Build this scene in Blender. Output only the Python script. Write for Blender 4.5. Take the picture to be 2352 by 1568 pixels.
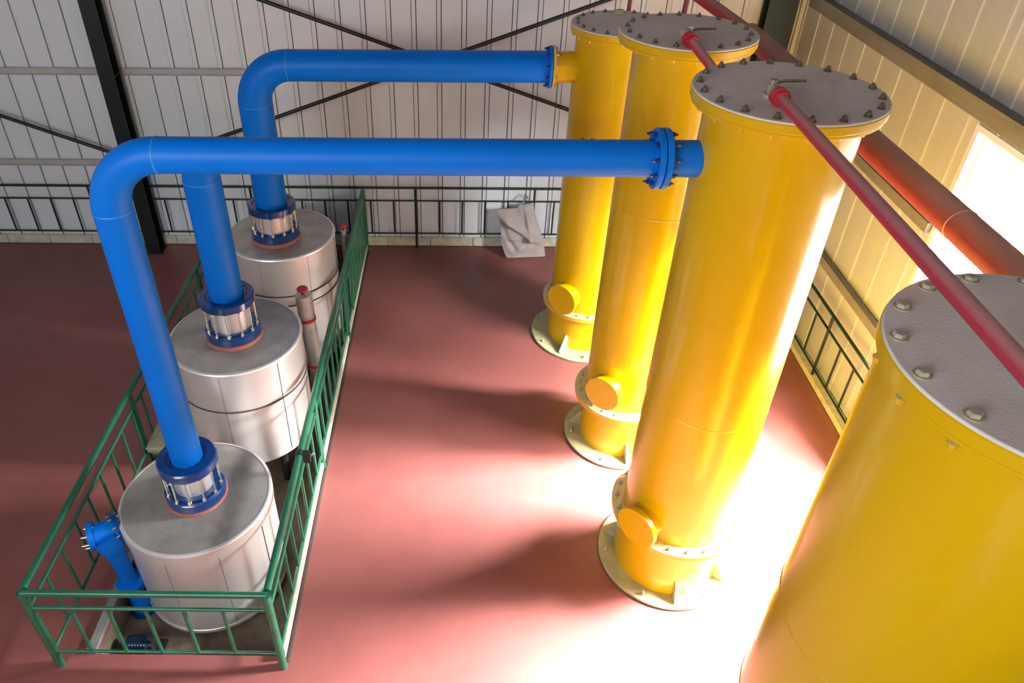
import bpy, bmesh, math, random
from mathutils import Vector, Matrix
random.seed(7)
PI = math.pi
S = bpy.context.scene
COL = S.collection
for o in list(bpy.data.objects):
    bpy.data.objects.remove(o)

# ------------------------------------------------------------------ camera, world, lights, exposure
EYE = Vector((0, 0, 6.4))
pitch, yaw, roll = 0.639509, -0.006734, -0.004176
cp, sp, cy, sy = math.cos(pitch), math.sin(pitch), math.cos(yaw), math.sin(yaw)
fwd = Vector((sy * cp, cy * cp, -sp)); right = Vector((cy, -sy, 0)); down = fwd.cross(right)
r2 = math.cos(roll) * right + math.sin(roll) * down
d2 = -math.sin(roll) * right + math.cos(roll) * down
cam_data = bpy.data.cameras.new('camera')
cam = bpy.data.objects.new('camera', cam_data); COL.objects.link(cam)
M = Matrix((r2, -d2, -fwd)).transposed().to_4x4(); M.translation = EYE
cam.matrix_world = M
cam_data.sensor_width = 36; cam_data.sensor_fit = 'HORIZONTAL'
cam_data.lens = 1722.16 / 2352 * 36
cam_data.shift_x = (1176 - 1043.65) / 2352
cam_data.shift_y = (757.69 - 784) / 2352
cam_data.clip_start = 0.05
S.camera = cam

world = bpy.data.worlds.new('world'); S.world = world; world.use_nodes = True
bg = world.node_tree.nodes['Background']
bg.inputs['Color'].default_value = (0.90, 0.95, 1.0, 1); bg.inputs['Strength'].default_value = 1.3

def area(name, loc, target, sx, sy_, power, col=(1, 1, 1)):
    l = bpy.data.lights.new(name, 'AREA'); l.shape = 'RECTANGLE'; l.size = sx; l.size_y = sy_
    l.energy = power; l.color = col
    o = bpy.data.objects.new(name, l); COL.objects.link(o); o.location = loc
    o.rotation_euler = (Vector(target) - Vector(loc)).to_track_quat('-Z', 'Y').to_euler()
    return o
# daylight pouring through the big window of the right-hand wall
area('window_daylight', (10.0, 7.8, 7.4), (4.0, 6.0, 2.3), 7.2, 4.8, 108000, (1.0, 0.98, 0.96))
area('sky_daylight', (9.5, 2.8, 7.2), (4.3, 5.6, 2.3), 6.5, 4.6, 19000, (1.0, 0.99, 0.98))
# daylight of the high windows behind the camera
area('high_window_daylight', (-4.5, -2.3, 6.5), (1.5, 9, 3.2), 5.0, 2.4, 430, (1.0, 0.98, 0.96))

S.view_settings.view_transform = 'Standard'; S.view_settings.look = 'None'
S.view_settings.gamma = 1; S.view_settings.use_curve_mapping = False
S.view_settings.exposure = 0.0

# ------------------------------------------------------------------ materials
def mat(name, base, rough=0.5, metal=0.0, coat=0.0, var=0.0, vscale=3.0, col2=None, bump=0.0, bscale=40.0,
        dust=None, dust_amt=0.0, dust_lo=0.2, dust_hi=0.9, stretch=(1, 1, 1), spec=0.5, rvar=0.0):
    m = bpy.data.materials.new(name); m.use_nodes = True
    nt = m.node_tree; N = nt.nodes; L = nt.links; b = N['Principled BSDF']
    b.inputs['Roughness'].default_value = rough; b.inputs['Metallic'].default_value = metal
    b.inputs['Coat Weight'].default_value = coat; b.inputs['Coat Roughness'].default_value = 0.12
    b.inputs['Specular IOR Level'].default_value = spec
    tc = N.new('ShaderNodeTexCoord'); mp = N.new('ShaderNodeMapping'); mp.inputs['Scale'].default_value = stretch
    L.new(tc.outputs['Object'], mp.inputs['Vector'])
    no = N.new('ShaderNodeTexNoise'); no.inputs['Scale'].default_value = vscale; no.inputs['Detail'].default_value = 6
    no.inputs['Roughness'].default_value = 0.6
    L.new(mp.outputs['Vector'], no.inputs['Vector'])
    ramp = N.new('ShaderNodeValToRGB'); ramp.color_ramp.elements[0].position = 0.35; ramp.color_ramp.elements[1].position = 0.7
    c2 = col2 if col2 else tuple(max(0, c * (1 - var)) for c in base)
    ramp.color_ramp.elements[0].color = (*base, 1); ramp.color_ramp.elements[1].color = (*c2, 1)
    L.new(no.outputs['Fac'], ramp.inputs['Fac'])
    out = ramp.outputs['Color']
    if dust:
        ge = N.new('ShaderNodeNewGeometry'); sx = N.new('ShaderNodeSeparateXYZ'); L.new(ge.outputs['Normal'], sx.inputs[0])
        mr = N.new('ShaderNodeMapRange'); mr.inputs['From Min'].default_value = dust_lo; mr.inputs['From Max'].default_value = dust_hi
        mr.inputs['To Max'].default_value = dust_amt
        L.new(sx.outputs['Z'], mr.inputs['Value'])
        mx = N.new('ShaderNodeMix'); mx.data_type = 'RGBA'
        L.new(mr.outputs[0], mx.inputs['Factor']); L.new(out, mx.inputs['A']); mx.inputs['B'].default_value = (*dust, 1)
        out = mx.outputs['Result']
    L.new(out, b.inputs['Base Color'])
    if rvar:
        mr2 = N.new('ShaderNodeMapRange'); mr2.inputs['To Min'].default_value = rough - rvar; mr2.inputs['To Max'].default_value = rough + rvar
        L.new(no.outputs['Fac'], mr2.inputs['Value']); L.new(mr2.outputs[0], b.inputs['Roughness'])
    if bump:
        n2 = N.new('ShaderNodeTexNoise'); n2.inputs['Scale'].default_value = bscale; n2.inputs['Detail'].default_value = 4
        L.new(mp.outputs['Vector'], n2.inputs['Vector'])
        bp = N.new('ShaderNodeBump'); bp.inputs['Strength'].default_value = bump; bp.inputs['Distance'].default_value = 0.01
        L.new(n2.outputs['Fac'], bp.inputs['Height']); L.new(bp.outputs[0], b.inputs['Normal'])
    return m

YEL = mat('yellow_paint', (0.63, 0.392, 0.0), 0.28, coat=0.35, spec=.35, col2=(0.56, 0.335, 0.0), vscale=1.3, bump=0.12, bscale=5, stretch=(1, 1, .5))
YELD = mat('yellow_paint_dusty', (0.70, 0.385, 0.008), 0.4, col2=(0.55, 0.32, 0.03), vscale=6, dust=(0.62, 0.56, 0.36), dust_amt=0.8)
CREAM = mat('dusty_base_plate', (0.42, 0.39, 0.22), 0.7, col2=(0.27, 0.27, 0.14), vscale=7)
TEAL = mat('teal_paint', (0.25, 0.55, 0.42), 0.6, col2=(0.35, 0.6, 0.5), vscale=12)
LID = mat('dusty_grey_lid', (0.66, 0.625, 0.59), 0.75, col2=(0.56, 0.53, 0.49), vscale=3.5, bump=0.15, bscale=60)
BOLT = mat('rusty_bolt', (0.16, 0.12, 0.09), 0.55, metal=0.5, col2=(0.07, 0.05, 0.04), vscale=30, dust=(0.42, 0.38, 0.28), dust_amt=0.5)
BOLTP = mat('dusty_bolt', (0.42, 0.39, 0.28), 0.6, col2=(0.28, 0.24, 0.18), vscale=20)
STUD = mat('bright_stud', (0.75, 0.72, 0.62), 0.25, metal=0.9)
BLUE = mat('blue_paint', (0.0, 0.155, 0.66), 0.42, spec=0.18, col2=(0.0, 0.14, 0.60), vscale=1.5)
BLUED = mat('dark_blue_paint', (0.002, 0.045, 0.21), 0.2, coat=0.5, col2=(0.001, 0.03, 0.15), vscale=9)
WELD = mat('weld_bead_blue', (0.02, 0.22, 0.66), 0.4)
REDP = mat('dusty_red_pipe', (0.22, 0.010, 0.030), 0.6, col2=(0.18, 0.012, 0.032), vscale=9, dust=(0.40, 0.24, 0.22), dust_amt=0.8, dust_lo=0.25, dust_hi=1.0, bump=0.2, bscale=120)
REDS = mat('slim_red_pipe_paint', (0.42, 0.028, 0.05), 0.55, col2=(0.35, 0.03, 0.055), vscale=9, dust=(0.46, 0.27, 0.27), dust_amt=0.75, dust_lo=0.3, dust_hi=1.0, bump=0.15, bscale=120)
RED = mat('bright_red_paint', (0.50, 0.015, 0.03), 0.4, col2=(0.4, 0.02, 0.03), vscale=12)
GASK = mat('red_primer', (0.42, 0.10, 0.08), 0.7, col2=(0.3, 0.16, 0.13), vscale=18)
GREEN = mat('green_paint', (0.010, 0.125, 0.066), 0.33, coat=0.3, col2=(0.007, 0.09, 0.047), vscale=6)
GREEND = mat('dark_green_paint', (0.004, 0.024, 0.015), 0.45, col2=(0.003, 0.017, 0.011), vscale=5)
STEEL = mat('brushed_steel', (0.92, 0.90, 0.89), 0.38, metal=0.70, spec=0.3, col2=(0.85, 0.83, 0.82), vscale=2.0, stretch=(1, 1, .15), rvar=0.02)
STEELL = mat('stained_steel_lid', (0.54, 0.51, 0.48), 0.42, metal=0.6, col2=(0.32, 0.30, 0.27), vscale=2.6, bump=0.08, bscale=9, rvar=0.1)
GAP = mat('dark_gap', (0.05, 0.045, 0.04), 0.7)
INSUL = mat('silver_insulation', (0.62, 0.62, 0.60), 0.35, metal=0.6, col2=(0.5, 0.5, 0.5), vscale=8)
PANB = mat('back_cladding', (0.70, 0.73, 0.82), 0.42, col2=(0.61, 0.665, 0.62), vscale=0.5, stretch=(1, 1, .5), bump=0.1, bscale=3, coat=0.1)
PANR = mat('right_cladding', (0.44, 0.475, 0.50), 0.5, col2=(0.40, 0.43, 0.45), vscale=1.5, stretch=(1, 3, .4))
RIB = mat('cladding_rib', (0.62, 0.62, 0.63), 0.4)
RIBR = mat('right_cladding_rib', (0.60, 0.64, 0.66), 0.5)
SHEET = mat('wall_core', (0.08, 0.08, 0.09), 0.7)
GIRT = mat('dusty_girt', (0.19, 0.19, 0.19), 0.8, col2=(0.13, 0.13, 0.125), vscale=9, stretch=(1, .2, 1))
GIRTB = mat('grey_girt', (0.46, 0.45, 0.44), 0.5, col2=(0.38, 0.37, 0.36), vscale=5)
CURB = mat('cream_curb', (0.62, 0.60, 0.48), 0.7, col2=(0.42, 0.41, 0.33), vscale=9)
BLACK = mat('black_steel', (0.012, 0.014, 0.013), 0.45, col2=(0.008, 0.012, 0.01), vscale=4)
COLM = mat('black_green_column', (0.005, 0.014, 0.011), 0.4, col2=(0.003, 0.008, 0.007), vscale=3)
FLOOR = mat('red_floor_paint', (0.225, 0.073, 0.065), 0.42, col2=(0.185, 0.055, 0.048), vscale=0.9, bump=0.10, bscale=2.2, rvar=0.08, coat=0.15)
PIT = mat('stained_concrete', (0.17, 0.13, 0.09), 0.85, col2=(0.09, 0.065, 0.045), vscale=5, bump=0.3, bscale=20)
CEIL = mat('ceiling_sheet', (0.13, 0.13, 0.14), 0.7)
WHITE = mat('white_window_frame', (0.78, 0.80, 0.86), 0.35)
SACK = mat('woven_sack', (0.34, 0.295, 0.29), 0.8, col2=(0.28, 0.235, 0.225), vscale=4, bump=0.08, bscale=25)
BOXM = mat('pale_plastic', (0.42, 0.42, 0.31), 0.55, col2=(0.34, 0.33, 0.24), vscale=10)

GLASS = bpy.data.materials.new('window_glass'); GLASS.use_nodes = True
nt = GLASS.node_tree; nt.nodes.clear()
o_ = nt.nodes.new('ShaderNodeOutputMaterial'); t_ = nt.nodes.new('ShaderNodeBsdfTransparent'); g_ = nt.nodes.new('ShaderNodeBsdfGlossy')
g_.inputs['Roughness'].default_value = 0.03; 
x_ = nt.nodes.new('ShaderNodeMixShader'); x_.inputs[0].default_value = 0.05; nt.links.new(t_.outputs[0], x_.inputs[1])
nt.links.new(g_.outputs[0], x_.inputs[2]); nt.links.new(x_.outputs[0], o_.inputs[0])
t_.inputs['Color'].default_value = (0.97, 0.98, 0.98, 1)

# ------------------------------------------------------------------ mesh helpers
class MB:
    def __init__(s): s.v = []; s.f = []; s.sm = []
    def add(s, vs, fs, smooth=False):
        n = len(s.v); s.v += [tuple(v) for v in vs]; s.f += [tuple(i + n for i in f) for f in fs]; s.sm += [smooth] * len(fs); return s
    def box(s, x0, x1, y0, y1, z0, z1):
        vs = [(x, y, z) for x in (x0, x1) for y in (y0, y1) for z in (z0, z1)]
        return s.add(vs, [(0, 1, 3, 2), (4, 6, 7, 5), (0, 4, 5, 1), (2, 3, 7, 6), (0, 2, 6, 4), (1, 5, 7, 3)])
    def lathe(s, prof, n=48, c=(0, 0, 0), axis='Z', a0=0.0, a1=2 * PI, smooth=True):
        full = abs(a1 - a0 - 2 * PI) < 1e-6
        m = n if full else n + 1
        def P(r, h, a):
            x, y = r * math.cos(a), r * math.sin(a)
            if axis == 'Z': q = (x, y, h)
            elif axis == 'X': q = (h, x, y)
            else: q = (x, h, y)
            return (q[0] + c[0], q[1] + c[1], q[2] + c[2])
        # duplicated rings at each segment keep the profile's corners sharp
        for k in range(len(prof) - 1):
            (ra, ha), (rb, hb) = prof[k], prof[k + 1]
            vs = [P(ra, ha, a0 + (a1 - a0) * i / n) for i in range(m)] + [P(rb, hb, a0 + (a1 - a0) * i / n) for i in range(m)]
            fs = []
            for i in range(n):
                j = (i + 1) % m
                fs.append((i, j, m + j, m + i))
            s.add(vs, fs, smooth)
        return s
    def disc(s, r, z0, z1, c=(0, 0, 0), n=48, axis='Z', bevel=0.0):
        b = bevel
        pr = [(0.0001, z0), (r - b, z0), (r, z0 + b), (r, z1 - b), (r - b, z1), (0.0001, z1)] if b else [(0.0001, z0), (r, z0), (r, z1), (0.0001, z1)]
        return s.lathe(pr, n, c, axis)
    def tube(s, pts, r, n=16, caps=True, smooth=True):
        pts = [Vector(p) for p in pts]; rs = r if isinstance(r, (list, tuple)) else [r] * len(pts)
        T = []
        for i in range(len(pts)):
            a = pts[max(i - 1, 0)]; b = pts[min(i + 1, len(pts) - 1)]; T.append((b - a).normalized())
        u = T[0].orthogonal().normalized(); vs = []
        for i, p in enumerate(pts):
            u = (u - T[i] * u.dot(T[i])).normalized(); w = T[i].cross(u)
            k = 1.0
            if 0 < i < len(pts) - 1:
                k = 1.0
            for j in range(n):
                a = 2 * PI * j / n; vs.append(p + (u * math.cos(a) + w * math.sin(a)) * rs[i] * k)
        fs = []
        for i in range(len(pts) - 1):
            for j in range(n):
                fs.append((i * n + j, i * n + (j + 1) % n, (i + 1) * n + (j + 1) % n, (i + 1) * n + j))
        s.add(vs, fs, smooth)
        if caps:
            s.add(vs[:n], [tuple(range(n))[::-1]]); s.add(vs[-n:], [tuple(range(n))])
        return s
    def mesh(s, name, m):
        me = bpy.data.meshes.new(name); me.from_pydata(s.v, [], s.f)
        me.polygons.foreach_set('use_smooth', s.sm)
        bm = bmesh.new(); bm.from_mesh(me); bmesh.ops.remove_doubles(bm, verts=bm.verts, dist=1e-6) if False else None
        bmesh.ops.recalc_face_normals(bm, faces=bm.faces); bm.to_mesh(me); bm.free()
        me.materials.append(m); me.update(); return me
    def build(s, name, m, parent=None, loc=None, rot=None, **props):
        o = bpy.data.objects.new(name, s.mesh(name, m)); COL.objects.link(o)
        if parent: o.parent = parent
        if loc is not None: o.location = loc
        if rot is not None: o.rotation_euler = rot
        for k, v in props.items(): o[k] = v
        return o

def inst(name, me, parent=None, loc=(0, 0, 0), rot=(0, 0, 0), scale=None):
    o = bpy.data.objects.new(name, me); COL.objects.link(o)
    if parent: o.parent = parent
    o.location = loc; o.rotation_euler = rot
    if scale: o.scale = scale
    return o
def thing(name, label, cat, loc=(0, 0, 0), group=None):
    o = bpy.data.objects.new(name, None); COL.objects.link(o); o.location = loc; o.empty_display_size = 0.1
    o['label'] = label; o['category'] = cat
    if group: o['group'] = group
    return o
def tag(o, label, cat, group=None):
    o['label'] = label; o['category'] = cat
    if group: o['group'] = group
    return o
def struct(o): o['kind'] = 'structure'; return o
def L(*a): return a

def bolt_mesh(name, m, r=0.024, h=0.022, washer=1.45, stud=0.0, sr=0.011):
    b = MB()
    b.lathe([(0.0001, 0), (r * washer, 0), (r * washer, 0.005), (0.0001, 0.005)], 14, smooth=False)
    b.lathe([(r, 0.005), (r, 0.005 + h * .8), (r * .8, 0.005 + h), (0.0001, 0.005 + h)], 6, smooth=False)
    if stud: b.lathe([(sr, 0.005 + h), (sr, 0.005 + h + stud), (0.0001, 0.005 + h + stud)], 8, smooth=False)
    return b.mesh(name, m)
B_DARK = bolt_mesh('bolt', BOLT, 0.020, 0.020, 1.3, 0.012)
B_DARK2 = bolt_mesh('bolt', BOLT, 0.018, 0.016, 1.3, 0.012, 0.008)
B_BIG = bolt_mesh('bolt', BOLTP, 0.024, 0.016, 1.35)
B_NUT = bolt_mesh('nut', YELD, 0.016, 0.016, 1.25, 0.008)
B_RING = bolt_mesh('bolt', BOLTP, 0.016, 0.018, 1.3, 0.03, 0.008)
B_BLUE = bolt_mesh('bolt', BLUED, 0.018, 0.022, 1.2, 0.018, 0.009)

# ------------------------------------------------------------------ setting
XL, XR, YB, YF, ZC = -9.0, 4.75, 11.02, -2.6, 7.8
PX0, PX1, PY0, PY1, PZ = -3.28, -1.60, 3.66, 10.80, -0.42      # the sunken kettle pit
f = MB()
xs = [XL, PX0, PX1, XR + .1]; ys = [YF, PY0, PY1, YB + .1]
for i in range(3):
    for j in range(3):
        if i == 1 and j == 1: continue
        f.add([(xs[i], ys[j], 0), (xs[i + 1], ys[j], 0), (xs[i + 1], ys[j + 1], 0), (xs[i], ys[j + 1], 0)], [(0, 1, 2, 3)])
for (a, b) in (((PX0, PY0), (PX1, PY0)), ((PX1, PY0), (PX1, PY1)), ((PX1, PY1), (PX0, PY1)), ((PX0, PY1), (PX0, PY0))):
    f.add([(*a, 0), (*b, 0), (*b, -0.10), (*a, -0.10)], [(0, 1, 2, 3)])
f.box(XL, XR + .1, YF, YB + .1, -0.62, -0.60)
struct(f.build('floor', FLOOR))
f = MB()
f.add([(PX0, PY0, PZ), (PX1, PY0, PZ), (PX1, PY1, PZ), (PX0, PY1, PZ)], [(0, 1, 2, 3)])
for (a, b) in (((PX0, PY0), (PX1, PY0)), ((PX1, PY0), (PX1, PY1)), ((PX1, PY1), (PX0, PY1)), ((PX0, PY1), (PX0, PY0))):
    f.add([(*a, -0.10), (*b, -0.10), (*b, PZ), (*a, PZ)], [(0, 1, 2, 3)])
struct(f.build('floor_pit', PIT))
struct(MB().box(PX0 - .05, PX0 + .03, PY0, 6.0, 0.0, 0.045).build('trim_1', GIRT))
struct(MB().box(XL, XR + .2, YF, YB + .2, ZC, ZC + .1).build('ceiling', CEIL))
GOUT = mat('white_concrete_yard', (0.55, 0.54, 0.53), 0.8)
struct(MB().box(XR + .14, 34.0, -8.0, 34.0, -.3, -.15).build('ground_outside', GOUT))
struct(MB().box(XL, XR + .1, YF - .1, YF, -.1, 3.6).build('wall_front', PANB))
struct(MB().box(PX1 + .085, PX1 + .11, PY0 - .06, PY1, 0.0, 0.004).build('trim_7', GAP))
struct(MB().box(XL - .1, XL, YF, YB + .2, -.1, ZC).build('wall_left', PANB))

# back wall: core sheet plus one cladding panel per bay, each panel with its raised edge rib
wb = struct(MB().box(XL, XR + .2, YB + .03, YB + .12, -.1, ZC).build('wall_back', SHEET))
PW = 0.3535
def panel_mesh(w, z0, z1, m, name='cladding_panel', flip=False):
    b = MB(); g = 0.006
    b.box(g, w - 0.070, -0.006, 0.03, z0, z1)
    b.box(w - 0.060, w - .005, -0.028, 0.03, z0, z1)
    return b.mesh(name, m)
pm = panel_mesh(PW, 0.0, ZC, PANB)
x = -1.7205 + 0.03 - PW * 21
while x < XR - 0.02:
    if x + PW > XL + .05:
        w = min(PW, XR - x)
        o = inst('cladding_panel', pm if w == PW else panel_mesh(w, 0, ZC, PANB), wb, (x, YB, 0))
    x += PW
# right wall with its window opening
WY0, WY1, WZ0, WZ1 = 3.7, 6.67, 1.0, 3.84
b = MB(); X0, X1 = XR + .03, XR + .12
b.box(X0, X1, YF, WY0, -.1, ZC); b.box(X0, X1, WY1, YB + .12, -.1, ZC)
b.box(X0, X1, WY0, WY1, -.1, WZ0); b.box(X0, X1, WY0, WY1, WZ1, ZC)
wr = struct(b.build('wall_right', SHEET))
PR = 0.455
def rpanel(y, w, z0, z1):
    b = MB()
    b.box(-0.006, 0.03, 0.003, w - 0.022, z0, z1)
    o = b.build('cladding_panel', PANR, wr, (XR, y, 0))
    b = MB(); b.box(-0.016, 0.03, w - 0.022, w - 0.003, z0, z1)
    b.build('cladding_rib', RIBR, wr, (XR, y, 0))
y = 10.004 + 0.455 + .011; cuts = []
while y + PR > YF: cuts.append(y); y -= PR
cuts.append(10.92)
for y in sorted(cuts):
    y1 = min(y + PR, YB)
    if y1 - y < 0.05: continue
    if y1 <= WY0 or y >= WY1: rpanel(y, y1 - y, 0, ZC)
    elif y < WY0: rpanel(y, WY0 - y, 0, ZC); rpanel(WY0, y1 - WY0, 0, WZ0); rpanel(WY0, y1 - WY0, WZ1, ZC)
    elif y1 > WY1: rpanel(WY1, y1 - WY1, 0, ZC); rpanel(y, WY1 - y, 0, WZ0); rpanel(y, WY1 - y, WZ1, ZC)
    else: rpanel(y, y1 - y, 0, WZ0); rpanel(y, y1 - y, WZ1, ZC)
# window
win = struct(MB().box(XR - .02, XR + .1, WY0, WY1, WZ0, WZ0 + .05).box(XR - .02, XR + .1, WY0, WY1, WZ1 - .05, WZ1)
             .box(XR - .02, XR + .1, WY1 - .06, WY1, WZ0 + .05, WZ1 - .05).box(XR - .02, XR + .1, WY0, WY0 + .06, WZ0 + .05, WZ1 - .05).build('window_1', WHITE))
ym = (WY0 + WY1) / 2
for k, (a, b_) in enumerate(((WY0 + .06, ym + .03), (ym - .03, WY1 - .06))):
    xo = XR + .02 + .035 * k
    sash = MB().box(xo, xo + .03, a, b_, WZ0 + .05, WZ0 + .11).box(xo, xo + .03, a, b_, WZ1 - .11, WZ1 - .05).box(xo, xo + .03, a, a + .055, WZ0 + .11, WZ1 - .11).box(xo, xo + .03, b_ - .055, b_, WZ0 + .11, WZ1 - .11)
    so = sash.build('sash', WHITE, win)
    MB().box(xo + .012, xo + .018, a + .055, b_ - .055, WZ0 + .11, WZ1 - .11).build('pane', GLASS, so)

# girts (wall rails), curbs
def girt_r(n, y0, y1, z0, z1, d=0.10):
    b = MB(); b.box(XR - .02 - d, XR - .02, y0, y1, z1 - .012, z1).box(XR - .02 - d, XR - .02, y0, y1, z0, z0 + .012)
    b.box(XR - .02 - d, XR - .008 - d, y0, y1, z0 + .012, z1 - .012).box(XR - .03, XR - .02, y0, y1, z0 + .012, z1 - .012)
    struct(b.build('trim_%d' % n, GIRT))
girt_r(2, YF, 10.6, 3.93, 4.09, .12)
struct(MB().box(XR - .065, XR - .02, WY1 + .02, 10.6, 2.69, 2.80).build('trim_3', GIRT))
girt_r(4, YF, 10.6, 1.33, 1.44, .08)
for n, z in ((5, 2.885), (6, 1.465)):
    b = MB(); b.box(XL, 4.0, YB - .075, YB - .034, z - .05, z - .042).box(XL, 4.0, YB - .075, YB - .034, z + .042, z + .05).box(XL, 4.0, YB - .045, YB - .034, z - .042, z + .042)
    struct(b.build('trim_%d' % n, GIRTB))
cb = struct(MB().box(XL, XR - .16, YB - .06, YB - .035, 0.0, 0.012).build('baseboard_back', GAP))
xx = XL
k = 0
while xx < XR - .2:
    x2 = min(xx + 0.71, XR - .17); MB().box(xx + .005, x2 - .005, YB - .058, YB - .035, 0.012, 0.165).build('curb_block', CURB, cb); xx += 0.71
cb = struct(MB().box(XR - .15, XR - .02, YF, YB - .07, 0.0, 0.012).build('baseboard_right', GAP))
yy = YF
while yy < YB - .1:
    y2 = min(yy + 1.2, YB - .07); MB().box(XR - .148, XR - .022, yy + .006, y2 - .006, 0.012, 0.10).build('curb_block', CURB, cb); yy += 1.2

# columns and braces
def column(x0, x1, y0, y1, label):
    c = thing('steel_column', label, 'column', ((x0 + x1) / 2, (y0 + y1) / 2, 0)); w = (x1 - x0) / 2; d = (y1 - y0) / 2
    MB().box(-w, w, -d, -d + .018, 0.02, ZC).build('flange', COLM, c)
    MB().box(-w, w, d - .018, d, 0.02, ZC).build('flange', COLM, c)
    MB().box(-.008, .008, -d + .018, d - .018, 0.02, ZC).build('web', COLM, c)
    MB().box(-w - .02, w + .02, -d - .015, d, 0, .02).build('base_plate', BLACK, c)
    for zz in (1.48, 2.9, 5.2):
        MB().box(-w, w, -d + .018, d - .018, zz, zz + .012).build('stiffener', COLM, c)
    return c
column(-5.14, -4.92, 10.64, 10.88, 'dark green steel wall column behind the blue elbow, left side')
column(4.11, 4.50, 10.64, 10.88, 'dark green steel column in the corner behind the yellow towers')
def rod(name, a, b, r, m, label, cat, group=None):
    a, b = Vector(a), Vector(b); o = MB().tube([a, b], r, 12).build(name, m); tag(o, label, cat, group); return o
YR = 10.74
def zb(x0, z0, x1, z1, x): return z0 + (z1 - z0) * (x - x0) / (x1 - x0)
def brace(x0, z0, x1, z1, xa, xb, y, label):
    t = thing('brace_rod', label, 'brace', (xa, y, zb(x0, z0, x1, z1, xa)))
    za, zz = zb(x0, z0, x1, z1, xa), zb(x0, z0, x1, z1, xb)
    MB().tube([(0, 0, 0), (xb - xa, 0, zz - za)], 0.028, 12).build('rod', BLACK, t)
    for px, pz, sgn in ((0, 0, 1), (xb - xa, zz - za, -1)):
        MB().box(px - .06, px + .06, -.008, .008, pz - .06, pz + .06).build('end_plate', BLACK, t)
s_ = YR / 10.9
brace(-2.735 * s_, 6.4 - (6.4 - 3.89) * s_, 1.603 * s_, 6.4 - (6.4 - 2.384) * s_, -4.89, 4.08, YR, 'black brace rod sloping down to the right across the back wall')
brace(1.933 * s_, 6.4 - (6.4 - 3.916) * s_, -3.66 * s_, 6.4 - (6.4 - 1.941) * s_, 4.08, -4.89, YR - .07, 'black brace rod sloping down to the left across the back wall')
brace(-6.914 * s_, 6.4 - (6.4 - 2.24) * s_, -5.398 * s_, 6.4 - (6.4 - 1.662) * s_, -8.95, -5.22, YR, 'black brace rod left of the wall column, sloping down to it')

# ------------------------------------------------------------------ railings
def railing(name, label, a, b, zt, zm, zb_, posts, bals, m, rt=.028, rm=.016, rb=.014, rp=.032, rbal=.013, gaps=(), flat=False):
    """a, b: plan ends; posts / bals: distances along"""
    a = Vector((*a, 0)); b = Vector((*b, 0)); d = (b - a); ln = d.length; d.normalize()
    t = thing(name, label, 'railing', a)
    P = lambda s, z: d * s + Vector((0, 0, z))
    MB().tube([P(0, zt), P(ln, zt)], rt, 14).build('top_rail', m, t)
    MB().tube([P(0, zm), P(ln, zm)], rm, 12).build('middle_rail', m, t)
    MB().tube([P(0, zb_), P(ln, zb_)], rb, 12).build('bottom_rail', m, t)
    for s in posts: MB().tube([P(s, 0), P(s, zt)], rp, 14).build('post', m, t)
    bm_ = MB().tube([(0, 0, zb_), (0, 0, zm)], rbal, 10).mesh('baluster', m)
    for s in bals: inst('baluster', bm_, t, P(s, 0))
    return t
RX0, RX1, RY0 = -3.52, -1.535, 3.56
HT, HM, HB = 1.07, 0.865, 0.22
fr = railing('railing', 'green railing section across the front end of the kettle enclosure', (RX0, RY0), (RX1, RY0), HT, HM, HB, [0, RX1 - RX0],
        [.34, .645, .955, 1.275, 1.595], GREEN, rt=.029, rm=.017, rb=.016, rp=.038, rbal=.016)
n = 25
lr = railing('railing', 'green railing along the left side of the kettle enclosure', (RX0, RY0 + .04), (RX0, 9.5), HT, HM, HB, [2.4, 4.9],
        [.27 + .293 * k for k in range(19)], GREEN, rt=.033, rm=.018, rb=.016, rp=.028, rbal=.015)
rr = railing('railing', 'green railing along the aisle side of the steel kettles', (RX1, RY0 + .04), (RX1, 10.84), HT, HM, HB, [2.35, 4.75, 7.25],
        [.27 + .293 * k for k in range(24)], GREEN, rt=.033, rm=.018, rb=.016, rp=.030, rbal=.015)
MB().box(-.004, .004, 5.35, 7.2, .1, HT - .03).build('infill_sheet', GREEN, rr)
MB().box(-.012, .012, 0.02, 7.25, .03, .10).build('toe_plate', CURB, rr)
YQ = 10.915
bx = [-1.0645 - .3695 * k for k in range(-15, 21)]
bx = [x for x in bx if -8.8 < x < 4.55]
br = railing('railing', 'dark green railing running along the foot of the back wall', (-8.95, YQ), (4.56, YQ), 1.09, .865, .27,
        [x + 8.95 for x in (-8.4, -5.945, -3.35, -.71, 1.2, 3.9)], [x + 8.95 for x in bx], GREEND, rt=.020, rm=.014, rb=.014, rp=.017, rbal=.014)
sr_ = railing('railing', 'thin dark green railing along the foot of the right wall', (XR - .12, YF), (XR - .12, 10.8), 1.03, .82, .19,
        [7.569 - .381 * 7 - YF, 7.569 - YF, 7.569 + .381 * 5 - YF], [7.569 + .381 * k - YF for k in range(-20, 9)], GREEND, rt=.020, rm=.015, rb=.014, rp=.018, rbal=.014)
# black clamp on the aisle rail
t = thing('rail_clamp', 'small black clamp on the top rail of the aisle-side railing', 'clamp', (RX1, 5.12, HT))
MB().tube([(0, -.03, 0), (0, .03, 0)], .045, 14).build('ring', BLACK, t)
MB().box(.03, .10, -.02, .02, -.10, .035).build('jaw', BLACK, t)
MB().tube([(.10, 0, -.02), (.14, 0, .01)], .012, 8).build('screw', STUD, t)

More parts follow.
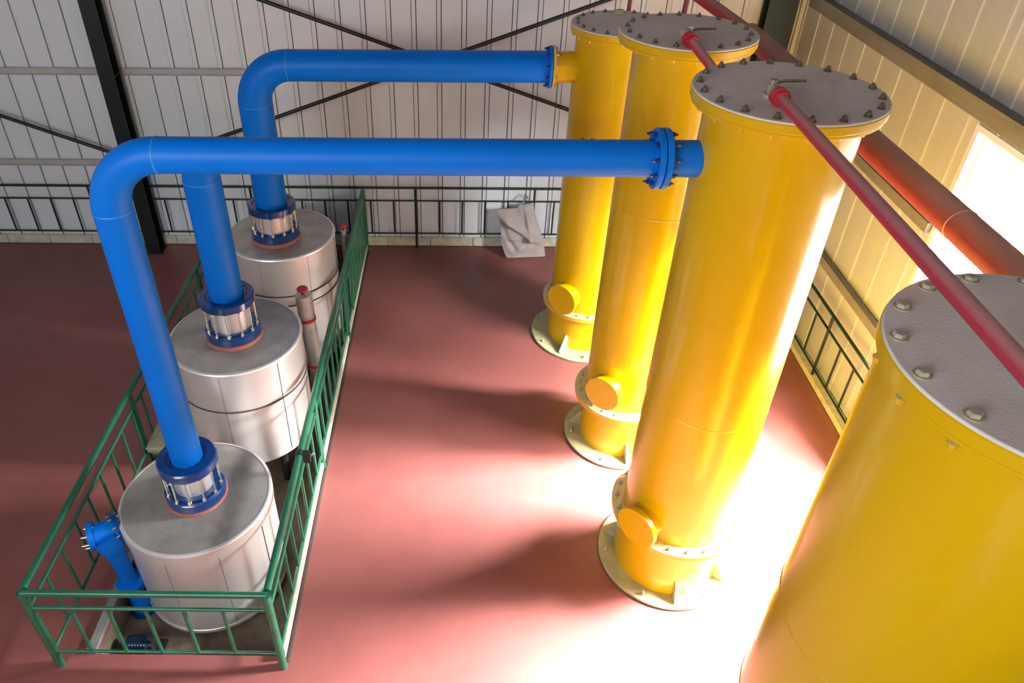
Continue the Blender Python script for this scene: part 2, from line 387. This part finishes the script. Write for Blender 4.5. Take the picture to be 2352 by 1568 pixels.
# ------------------------------------------------------------------ yellow towers
def ring_prof(r0, r1, z0, z1, b=0.006): return [(r0, z0), (r1 - b, z0), (r1, z0 + b), (r1, z1 - b), (r1 - b, z1), (r0, z1)]
def tower(x, y, r, rl, rb, zt, zr, rr_, mh, nbolt, boltm, label, gaz, seams=(), vis_base=True, a_off=0.0, gm=CREAM, ringbolts=22):
    t = thing('absorber_tower', label, 'tower', (x, y, 0), None)
    sh = MB(); sh.lathe([(r, zr), (r, zt - .085)], 96)
    shell = sh.build('shell', YEL, t)
    for zs in seams:
        MB().lathe([(r, zs - .008), (r + .003, zs - .003), (r + .003, zs + .003), (r, zs + .008)], 96).build('weld_seam', YEL, shell)
    fl = MB().lathe(ring_prof(r - .02, rl - .012, zt - .085, zt - .064, .003), 96).lathe(ring_prof(r - .02, rl, zt - .060, zt), 96).build('top_flange', YEL, t)
    lid = MB().lathe([(rl - .004, zt), (rl - .004, zt + .010), (rl - .008, zt + .013), (0.0001, zt + .013)], 96).build('lid', LID, t)
    for k in range(nbolt):
        a = a_off + 2 * PI * k / nbolt
        rad = (rl + r) / 2 + (0.0 if rl - r > .08 else -.035)
        inst('bolt', boltm, lid, (rad * math.cos(a), rad * math.sin(a), zt + .013), (0, 0, random.random() * 3))
        inst('nut', B_NUT, fl, ((r + (rl - r) * .55) * math.cos(a), (r + (rl - r) * .55) * math.sin(a), zt - .085), (PI, 0, random.random()))
    # lower ring flange
    rg = MB().lathe(ring_prof(r - .02, rr_, zr - .032, zr, .004), 72).lathe(ring_prof(r - .02, rr_ - .006, zr - .07, zr - .038, .004), 72).build('ring_flange', YELD, t)
    for k in range(ringbolts):
        a = 2 * PI * (k + .3) / ringbolts
        q = (r + rr_) / 2 + .006
        inst('bolt', B_RING, rg, (q * math.cos(a), q * math.sin(a), zr), (0, 0, random.random() * 3))
    MB().lathe([(r + .004, .035), (r + .004, zr - .07)], 72).build('skirt', YEL, t)
    bp = MB().lathe(ring_prof(r - .05, rb, 0.004, .035), 72).build('base_plate', CREAM, t)
    g = MB(); th = .013; h = .20
    for sgn in (1,):
        vs = [(r + .004, -th, .035), (rb - .05, -th, .035), (rb - .05, -th, .06), (r + .02, -th, .035 + h), (r + .004, -th, .035 + h)]
        vs += [(v[0], th, v[2]) for v in vs]
        g.add(vs, [(4, 3, 2, 1, 0), (5, 6, 7, 8, 9)] + [(i, (i + 1) % 5, 5 + (i + 1) % 5, 5 + i) for i in range(5)])
    gmesh = g.mesh('gusset', gm)
    for k in (0, 58, 125, 190, 250): inst('gusset', gmesh, bp, (0, 0, 0), (0, 0, math.radians(gaz + k)))
    ab = bolt_mesh('anchor_bolt', BOLTP, .018, .02, 1.3, .03)
    for k in range(6):
        a = math.radians(gaz + 30 + 60 * k); inst('anchor_bolt', ab, bp, ((rb - .07) * math.cos(a), (rb - .07) * math.sin(a), .035))
    # manhole
    az, mz, mr = math.radians(mh[0]), mh[1], mh[2]
    d = MB().lathe([(mr - .03, r - .12), (mr - .03, r + .085)], 40, axis='X').build('manhole', YEL, t, (0, 0, mz), (0, 0, az))
    MB().disc(mr, r + .085, r + .14, n=48, axis='X', bevel=.004).build('manhole_cover', YEL, d)
    return t
T4 = tower(2.115, 2.02, .563, .598, .66, 4.755, .75, .63, (-140, .9, .20), 16, B_BIG, 'nearest yellow tower, cut off by the right edge of the frame', -90, (2.35, 3.2), a_off=math.radians(6))
T3 = tower(2.112, 4.81, .500, .607, .661, 4.755, .752, .612, (-140.3, .905, .202), 18, B_DARK, 'tall yellow tower in the middle, joined by the nearer long blue pipe', -92, (2.2,), a_off=math.radians(4))
T2 = tower(1.906, 6.561, .430, .575, .614, 4.655, .705, .552, (-127.9, 1.00, .202), 18, B_DARK2, 'yellow tower second from the back, just behind the middle one', -86, (3.1,), a_off=.1)
T1 = tower(1.748, 8.581, .474, .545, .704, 4.20, .632, .583, (-131.6,   .86, .212), 18, B_DARK2, 'rearmost yellow tower, joined by the farther blue pipe', -124, (2.75,), gm=TEAL, a_off=.05)
# vertical lugs / valves on the lids
def lid_valve(parent, x, y, z, s=1.0):
    v = MB().disc(.045 * s, 0, .022, n=16).lathe([(.025 * s, .022), (.025 * s, .07 * s), (.0001, .07 * s)], 12).build('vent_valve', BOLTP, parent, (x, y, z))
    MB().tube([(0, 0, .075 * s), (.06 * s, .02, .085 * s), (.19 * s, .03, .085 * s)], .009 * s, 8).build('lever', BOLT, v)
    MB().disc(.022 * s, .07 * s, .10 * s, n=8, c=(-.0, .0, 0)).build('spindle', STUD, v)
lid_valve(T3, 1.95 - 2.112, 4.68 - 4.81, 4.768, 1.1)
lid_valve(T2, 1.83 - 1.906, 6.24 - 6.561, 4.668, 1.1)

# ------------------------------------------------------------------ blue pipelines
def arc(c, R, a0, a1, n, y): return [(c[0] + R * math.cos(a0 + (a1 - a0) * i / n), y, c[1] + R * math.sin(a0 + (a1 - a0) * i / n)) for i in range(n + 1)]
def pipeline(label, xv, Y, z0, zh, R, rv, rh, xe, flanges, xend, rf, stub_m, stub_name='nozzle'):
    t = thing('blue_pipe', label, 'pipe', (xv, Y, z0), None)
    O = Vector((xv, Y, z0)); T_ = lambda pts: [Vector(p) - O for p in pts]
    MB().tube(T_([(xv, Y, z0), (xv, Y, zh - R)]), rv, 48, False).build('riser', BLUE, t)
    el = arc((xv + R, zh - R), R, PI, PI / 2, 14, Y)
    elo = MB().tube(T_(el), [rv + (rh - rv) * i / 14 for i in range(15)], 48, False).build('elbow', BLUE, t)
    MB().tube(T_([(xv + R, Y, zh), (xe, Y, zh)]), rh, 48, False).build('pipe_run', BLUE, t)
    MB().lathe([(rh, -.008), (rh + .004, -.003), (rh + .004, .003), (rh, .008)], 48, axis='X').build('weld_bead', WELD, elo, Vector((xv + R, Y, zh)) - O)
    MB().lathe([(rv, -.006), (rv + .002, -.002), (rv + .002, .002), (rv, .006)], 48).build('weld_bead', WELD, elo, Vector((xv, Y, zh - R)) - O)
    for i, (a, b_, m, bm_) in enumerate(flanges):
        fl = MB().lathe([(rh - .004, a - .0), (rh + .012, a - .02), (rh + .012, a), (rf - .006, a), (rf, a + .006), (rf, b_ - .006), (rf - .006, b_), (rh - .004, b_)] if i == 0 else
                        [(rh - .004, a), (rf - .006, a), (rf, a + .006), (rf, b_ - .006), (rf - .006, b_), (rh + .012, b_), (rh + .012, b_ + .02), (rh - .004, b_ + .0)], 48, axis='X').build('flange', m, t, Vector((0, Y, zh)) - O)
        nb = 10
        for k in range(nb):
            q = 2 * PI * (k + .5) / nb; rad = (rf + rh + .012) / 2
            xx_ = a if i == 0 else b_
            inst('bolt', bm_, fl, (xx_, rad * math.cos(q), rad * math.sin(q)), (0, -PI / 2 if i == 0 else PI / 2, 0))
    MB().tube(T_([(flanges[1][1], Y, zh), (xend, Y, zh)]), rh, 48, False).build(stub_name, stub_m, t)
    return t
pipeline('nearer long blue pipe, elbowed down to the front kettle', -2.486, 4.81, 1.30, 4.292, .42, .142, .125, 1.325, [(1.318, 1.362, BLUE, B_BLUE), (1.368, 1.412, BLUE, B_BLUE)], 1.665, .205, BLUE)
pipeline('blue pipe rising from the middle kettle behind the nearer long pipe', -2.457, 6.561, 1.92, 3.535, .25, .178, .142, 1.15, [(1.15, 1.18, BLUE, B_BLUE), (1.185, 1.215, BLUE, B_BLUE)], 1.53, .160, YEL)
pipeline('farther blue pipe, elbowed down to the rear kettle', -2.39, 8.581, 1.95, 3.731, .44, .198, .174, .99, [(.99, 1.022, BLUE, B_BLUE), (1.028, 1.06, YELD, B_NUT)], 1.33, .232, YEL)

# ------------------------------------------------------------------ glass-sided couplings between pipe and kettle
def coupling(label, x, y, z0, z1, rp, rf, zk):
    t = thing('pipe_coupling', label, 'coupling', (x, y, z0))
    h = z1 - z0; e = .10
    lf = MB().lathe([(rp, 0), (rf - .01, 0), (rf, .01), (rf, e - .01), (rf - .01, e), (rf - .05, e), (rf - .05, e + .02), (rp, e + .02)], 48).build('lower_flange', BLUED, t)
    uf = MB().lathe([(rp + .004, h - e - .02), (rf - .06, h - e - .02), (rf - .06, h - e), (rf - .02, h - e), (rf - .008, h - e + .01), (rf - .008, h - .014), (rf - .022, h), (rp + .045, h), (rp + .03, h - .012), (rp + .004, h - .012)], 48).build('upper_flange', BLUED, t)
    MB().lathe([(rp + .035, e + .015), (rp + .035, h - e - .015)], 40).build('sleeve', STEEL, t)
    st = MB().lathe([(.010, -.04), (.010, h - 2 * e + .04)], 8).lathe([(.02, h - 2 * e - .022), (.02, h - 2 * e), (.01, h - 2 * e)], 6, smooth=False).lathe([(.02, 0), (.02, .022), (.01, .022)], 6, smooth=False).mesh('stud', STUD)
    for k in range(12):
        a = 2 * PI * k / 12 + .13; inst('stud', st, t, ((rf - .03) * math.cos(a), (rf - .03) * math.sin(a), e))
    MB().lathe([(rp, zk - z0), (rf + .012, zk - z0), (rf + .004, 0), (rp, 0)], 40).build('gasket', GASK, t)
    return t
coupling('dark blue studded coupling on the lid of the front kettle', -2.49, 4.81, .875, 1.36, .142, .278, .852)
coupling('dark blue studded coupling on the lid of the middle kettle', -2.457, 6.561, 1.475, 1.98, .178, .295, 1.432)
coupling('dark blue studded coupling on the lid of the rear kettle', -2.39, 8.581, 1.56, 2.02, .198, .305, 1.512)

# ------------------------------------------------------------------ steel kettles
def kettle(label, x, y, r, zt, zb_, bands, nsheet, rot=0.0, band_h=.13, feet=True):
    t = thing('steel_kettle', label, 'kettle', (x, y, PZ))
    Zt, Zb = zt - PZ, zb_ - PZ
    MB().lathe([(r - .03, Zb + .02), (r - .03, Zt - .02)], 64).build('inner_shell', GAP, t)
    MB().lathe([(r + .012, Zt - band_h), (r + .012, Zt - .02), (r + .004, Zt - .006), (r - .01, Zt), (r - .02, Zt)], 96).lathe([(r + .012, Zt - band_h), (r, Zt - band_h)], 96).build('rim_band', STEEL, t)
    ld = MB().lathe([(r - .02, Zt - .002), (r - .022, Zt - .004), (.0001, Zt - .002)], 96).build('lid', STEELL, t)
    for k in range(nsheet):
        a0 = rot + 2 * PI * k / nsheet; a1 = rot + 2 * PI * (k + 1) / nsheet
        rk = r - .001 * (k % 2) * 3
        MB().lathe([(rk + .004, Zb), (rk + .004, Zt - band_h + .01)], 1, a0=a0, a1=a0 + .012).lathe([(rk, Zb), (rk, Zt - band_h + .01)], 16, a0=a0 + .012, a1=a1 - .006).build('cladding_sheet', STEEL, t)
    for zbd in bands:
        MB().lathe([(r, zbd - PZ - .009), (r + .008, zbd - PZ - .006), (r + .008, zbd - PZ + .006), (r, zbd - PZ + .009)], 96).build('band', GAP, t)
    MB().disc(r - .002, Zb - .004, Zb + .01, n=64).build('bottom', STEELL, t)
    MB().lathe([(r + .006, Zb - .006), (r + .006, Zb + .03), (r, Zb + .03)], 96).build('bottom_band', STEEL, t)
    if Zb > .03:
        for k in range(4):
            a = PI / 4 + k * PI / 2; MB().tube([((r - .12) * math.cos(a), (r - .12) * math.sin(a), 0), ((r - .12) * math.cos(a), (r - .12) * math.sin(a), Zb)], .05, 12).build('leg', BLACK, t)
    return t
kettle('steel kettle nearest the camera, with a stained flat lid', -2.495, 4.79, .70, .85, -.34, (), 9, .35)
kettle('middle steel kettle, partly behind the front blue riser', -2.457, 6.59, .712, 1.43, .10, (.90,), 7, .2, .04)
kettle('rearmost steel kettle with two dark bands round its shell', -2.36, 8.70, .70, 1.51, -.2, (.95, .80), 7, .9, .03)

# insulated side pipes with red valve wheels
def side_pipe(label, x, y, z1, pts, r, sc=1.0):
    t = thing('valve_pipe', label, 'pipe', (x, y, PZ))
    MB().tube([Vector(p) for p in pts], r, 20).build('insulated_pipe', INSUL, t)
    top = Vector(pts[-1])
    for k in range(1, len(pts) - 1):
        p = Vector(pts[k]); MB().tube([p - Vector((0, 0, .018)), p + Vector((0, 0, .018))], r * 1.12, 20).build('clamp_band', RED, t)
    w = MB().tube([top, top + Vector((0, 0, .06))], .02, 10).build('valve_stem', BOLT, t)
    MB().lathe([(.0001, 0), (.055 * sc, 0), (.07 * sc, .012), (.07 * sc, .035), (.05 * sc, .05), (.0001, .05)], 10, smooth=False).build('handwheel', RED, t, top + Vector((0, 0, .05)))
    return t
side_pipe('silver insulated pipe with red handwheel between middle and rear kettles', -1.90, 7.62, 1.3, [(.03, 0, 0), (.03, 0, .6), (.0, 0, 1.32), (-.01, 0, 1.68)], .10)
side_pipe('thin silver pipe with red handwheel beside the rear kettle', -1.66, 9.45, 1.2, [(0, 0, 0), (0, 0, 1.1), (0, 0, 1.56)], .042, .8)

# blue valve assembly left of the front kettle
t = thing('blue_valve', 'blue flanged valve and drain pipe on the left side of the front kettle', 'valve', (-3.165, 4.385, PZ))
V_ = [(-.02, 0, .0), (-.02, 0, .35), (-.03, 0, .62), (-.04, 0, .9), (-.07, 0, 1.12)]
MB().tube([(0.0, 0, .02), (-.02, 0, .45), (-.05, 0, 1.0)], [.085, .075, .085], 20).build('drain_pipe', BLUE, t)
MB().tube([(-.05, 0, .95), (-.06, 0, 1.09), (-.09, 0, 1.16)], [.10, .13, .12], 24).build('valve_body', BLUE, t)
MB().tube([(-.19, 0, 1.16), (-.02, .08, 1.16), (.07, .16, 1.16)], [.11, .10, .085], 24).build('inlet', BLUE, t)
e_ = MB().tube([(-.22, -.01, 1.16), (-.175, .01, 1.16)], .135, 24).build('flange', BLUE, t)
e2 = MB().tube([(-.03, .09, 1.16), (.005, .125, 1.16)], .15, 24).build('flange', BLUED, t)
for k in range(8):
    a = 2 * PI * k / 8; MB().tube([(-.24, -.01 + .108 * math.cos(a), 1.16 + .108 * math.sin(a)), (-.16, .01 + .108 * math.cos(a), 1.16 + .108 * math.sin(a))], .012, 8).build('bolt', STUD, e_)
    MB().tube([(-.05 - .08 * math.cos(a), .07 + .09 * math.cos(a), 1.16 + .12 * math.sin(a)), (.02 - .08 * math.cos(a), .14 + .09 * math.cos(a), 1.16 + .12 * math.sin(a))], .012, 8).build('bolt', STUD, e2)
MB().disc(.13, .40, .44, n=24).build('flange', BLUED, t, (-.02, 0, 0)); MB().disc(.13, .45, .49, n=24).build('flange', BLUE, t, (-.02, 0, 0))
MB().disc(.12, .0, .04, n=24).build('floor_flange', BLUED, t)
# motor block at the foot of the kettle
t = thing('floor_pump', 'dark pump block on the pit floor beside the front kettle', 'pump', (-2.93, 3.93, PZ))
MB().box(-.22, .12, -.12, .12, 0, .03).build('base_plate', BLACK, t)
MB().tube([(-.2, 0, .12), (.0, 0, .12)], .085, 20).build('motor', BLUED, t)
for k in range(7): MB().tube([(-.18 + k * .028, 0, .12), (-.172 + k * .028, 0, .12)], .095, 20).build('fin', BLACK, t)
MB().tube([(.0, 0, .12), (.05, 0, .12)], .07, 20).tube([(.03, 0, .12), (.03, 0, .24)], .03, 12).build('pump_head', BLACK, t)
# pale junction box
t = thing('control_box', 'pale plastic box on a post behind the front blue riser', 'box', (-3.31, 6.12, 0))
b = MB(); w, d, h0, h1, h2 = .17, .21, .12, .26, .30
vs = [(-w * .62, -d * .62, h0), (w * .62, -d * .62, h0), (w * .62, d * .62, h0), (-w * .62, d * .62, h0), (-w, -d, h1), (w, -d, h1), (w, d, h1), (-w, d, h1), (-w, -d, h2), (w, -d, h2), (w, d, h2), (-w, d, h2)]
b.add(vs, [(3, 2, 1, 0), (0, 1, 5, 4), (1, 2, 6, 5), (2, 3, 7, 6), (3, 0, 4, 7), (4, 5, 9, 8), (5, 6, 10, 9), (6, 7, 11, 10), (7, 4, 8, 11), (8, 9, 10, 11)]).build('box_body', BOXM, t)
MB().box(-w - .01, w + .01, -d - .01, d + .01, h2, h2 + .015).build('cover', BOXM, t)
MB().box(-.05, .05, -.05, .05, 0, h0).build('stand', BLACK, t)
for k in range(5):
    MB().tube([(-.1 + .05 * k, -.12, h0), (-.12 + .05 * k, -.2, .1), (-.06 + .04 * k, -.24 - .03 * k, .03), (.02 * k, -.34 + .02 * k, .02)], .010, 6).build('cable', STUD if k % 2 else BLACK, t)

# ------------------------------------------------------------------ red pipes
t = thing('red_header_pipe', 'thick red pipe running along the right wall, above the window', 'pipe', (3.6, 9.75, 3.80))
MB().tube([(0, 0, 0), (0, -12.3, .0)], .120, 40).build('pipe_run', REDP, t)
MB().tube([(0, .06, 0), (-.04, .12, .02), (-.72, 1.19, .376)], .080, 32).build('thin_pipe_run', REDP, t)
MB().tube([(-.72, 1.19, .376), (-.72, 1.24, .376)], .115, 32).build('wall_flange', REDP, t)
MB().tube([(0, -.02, 0), (0, .07, 0)], [.12, .08], 32, False).build('reducer', REDP, t)
for yy in (-4.95, -1.9): MB().lathe([(.120, yy - .008), (.124, yy - .003), (.124, yy + .003), (.120, yy + .008)], 40, axis='Y').build('weld_bead', mat('weld_bead_red', (.45, .22, .2), .6) if yy == -4.95 else bpy.data.materials['weld_bead_red'], t)
def small_red(label, pts, r, fl_at, post):
    O = Vector(pts[0]); t = thing('red_pipe', label, 'pipe', O)
    P = [Vector(p) - O for p in pts]
    MB().tube(P, r, 24).build('pipe_run', REDS, t)
    d = (P[1] - P[0]).normalized()
    MB().tube([P[0] - d * .01, P[0] + d * .05], r * 1.6, 20).build('collar', RED, t)
    MB().tube([P[0] + d * .055, P[0] + d * .085], r * 1.35, 20).build('collar_lip', RED, t)
    MB().tube([P[0] - d * .01, P[0] - d * .10], r * 1.15, 16).build('fitting', BOLTP, t)
    if post: MB().tube([P[0] - d * .07, P[0] - d * .07 - Vector((0, 0, post))], r * .9, 12).build('elbow_drop', BOLTP, t)
    return t
small_red('slim red pipe from the middle tower lid, over the nearest tower', [(1.925, 4.50, 4.835), (1.885, 4.0, 4.86), (1.70, 1.6, 4.965), (1.62, .4, 5.02)], .036, 0, .06)
small_red('short slim red pipe running from the lid of the second-rear tower', [(1.795, 6.12, 4.725), (1.868, 5.6, 4.645), (1.98, 5.26, 4.50)], .036, 0, .05)
def vert_red(label, x, y, z0, z1, dx, tx, ty):
    t = thing('red_drop_pipe', label, 'pipe', (x, y, z0))
    MB().tube([(tx - x, ty - y, -.1), (0, 0, 0.0), (dx, 0, z1 - z0)], .024, 14).build('pipe_run', REDP, t)
    MB().tube([(dx, 0, z1 - z0 - .05), (dx, 0, z1 - z0)], .06, 16).build('ceiling_flange', RED, t)
vert_red('thin upright red pipe behind the rearmost tower', 1.96, 9.28, 3.6, ZC, 0.0, 1.85, 9.0)
vert_red('thin upright red pipe behind the second-rear tower', 2.02, 7.26, 4.1, ZC, .16, 1.95, 6.9)
# cream lifting lugs between the two rear lids
lg = MB().box(-.10, .0, -.02, .02, 0, .05).build('lifting_lug', CREAM, T1, (.08, .36, 4.213)); MB().box(0, .14, -.015, .015, 0, .02).build('lug_plate', BOLTP, lg, (-.18, .02, 0))

# ------------------------------------------------------------------ sack hanging on the back railing
def sack():
    TL, TR, BR, BL = Vector((.555, 10.80, .77)), Vector((1.20, 10.83, .95)), Vector((1.40, 10.62, .03)), Vector((.80, 10.56, .03))
    nu, nv = 26, 30; vs = []; fs = []
    for side in (1, -1):
        for j in range(nv + 1):
            for i in range(nu + 1):
                u, v = i / nu, j / nv
                p = (TL * (1 - u) + TR * u) * (1 - v) + (BL * (1 - u) + BR * u) * v
                edge = min(1, 5 * min(u, 1 - u)) * min(1, 5 * min(v + .03, 1 - v))
                bulge = .055 * edge
                p.z += .05 * math.sin(u * PI * 1.3 + .3) * (1 - v) - .09 * math.sin(u * PI) * (1 - v) ** 3 * (1 if u < .6 else .3)
                p.x += .035 * math.sin(v * 5.2 + .6) * (1 if u < .5 else -.8) * abs(u - .5) * 2
                fold = 0.0
                for (u0, v0, u1, v1, am, wd) in ((0, .15, .95, .72, .085, .055), (.05, .62, .75, .55, .05, .05), (.80, .0, .72, .62, .06, .05), (.92, .05, .95, .6, .05, .04), (.1, 1, .7, .62, .05, .06), (.0, .3, .25, .8, -.05, .06)):
                    du, dv = u1 - u0, v1 - v0; tt = max(0, min(1, ((u - u0) * du + (v - v0) * dv) / (du * du + dv * dv)))
                    dd = math.hypot(u - u0 - tt * du, v - v0 - tt * dv); fold += am * math.exp(-(dd / wd) ** 2)
                fold *= edge
                p.y -= side * bulge + (fold if side > 0 else 0) + .01
                vs.append(p)
    n1 = (nu + 1) * (nv + 1)
    for s in (0, 1):
        for j in range(nv):
            for i in range(nu):
                a = s * n1 + j * (nu + 1) + i; q = (a, a + 1, a + nu + 2, a + nu + 1); fs.append(q if s == 0 else q[::-1])
    def idx(s, i, j): return s * n1 + j * (nu + 1) + i
    for i in range(nu):
        fs.append((idx(0, i, 0), idx(1, i, 0), idx(1, i + 1, 0), idx(0, i + 1, 0))); fs.append((idx(0, i, nv), idx(0, i + 1, nv), idx(1, i + 1, nv), idx(1, i, nv)))
    for j in range(nv):
        fs.append((idx(0, 0, j), idx(0, 0, j + 1), idx(1, 0, j + 1), idx(1, 0, j))); fs.append((idx(0, nu, j), idx(1, nu, j), idx(1, nu, j + 1), idx(0, nu, j + 1)))
    o = MB().add(vs, fs, True).build('cloth_sack', SACK)
    tag(o, 'crumpled beige cloth sack hanging on the back railing', 'sack')
    MB().tube([(1.02, 10.78, .93), (1.05, 10.90, 1.0), (1.1, 10.95, .9)], .012, 8).build('tie', SACK, o)
sack()
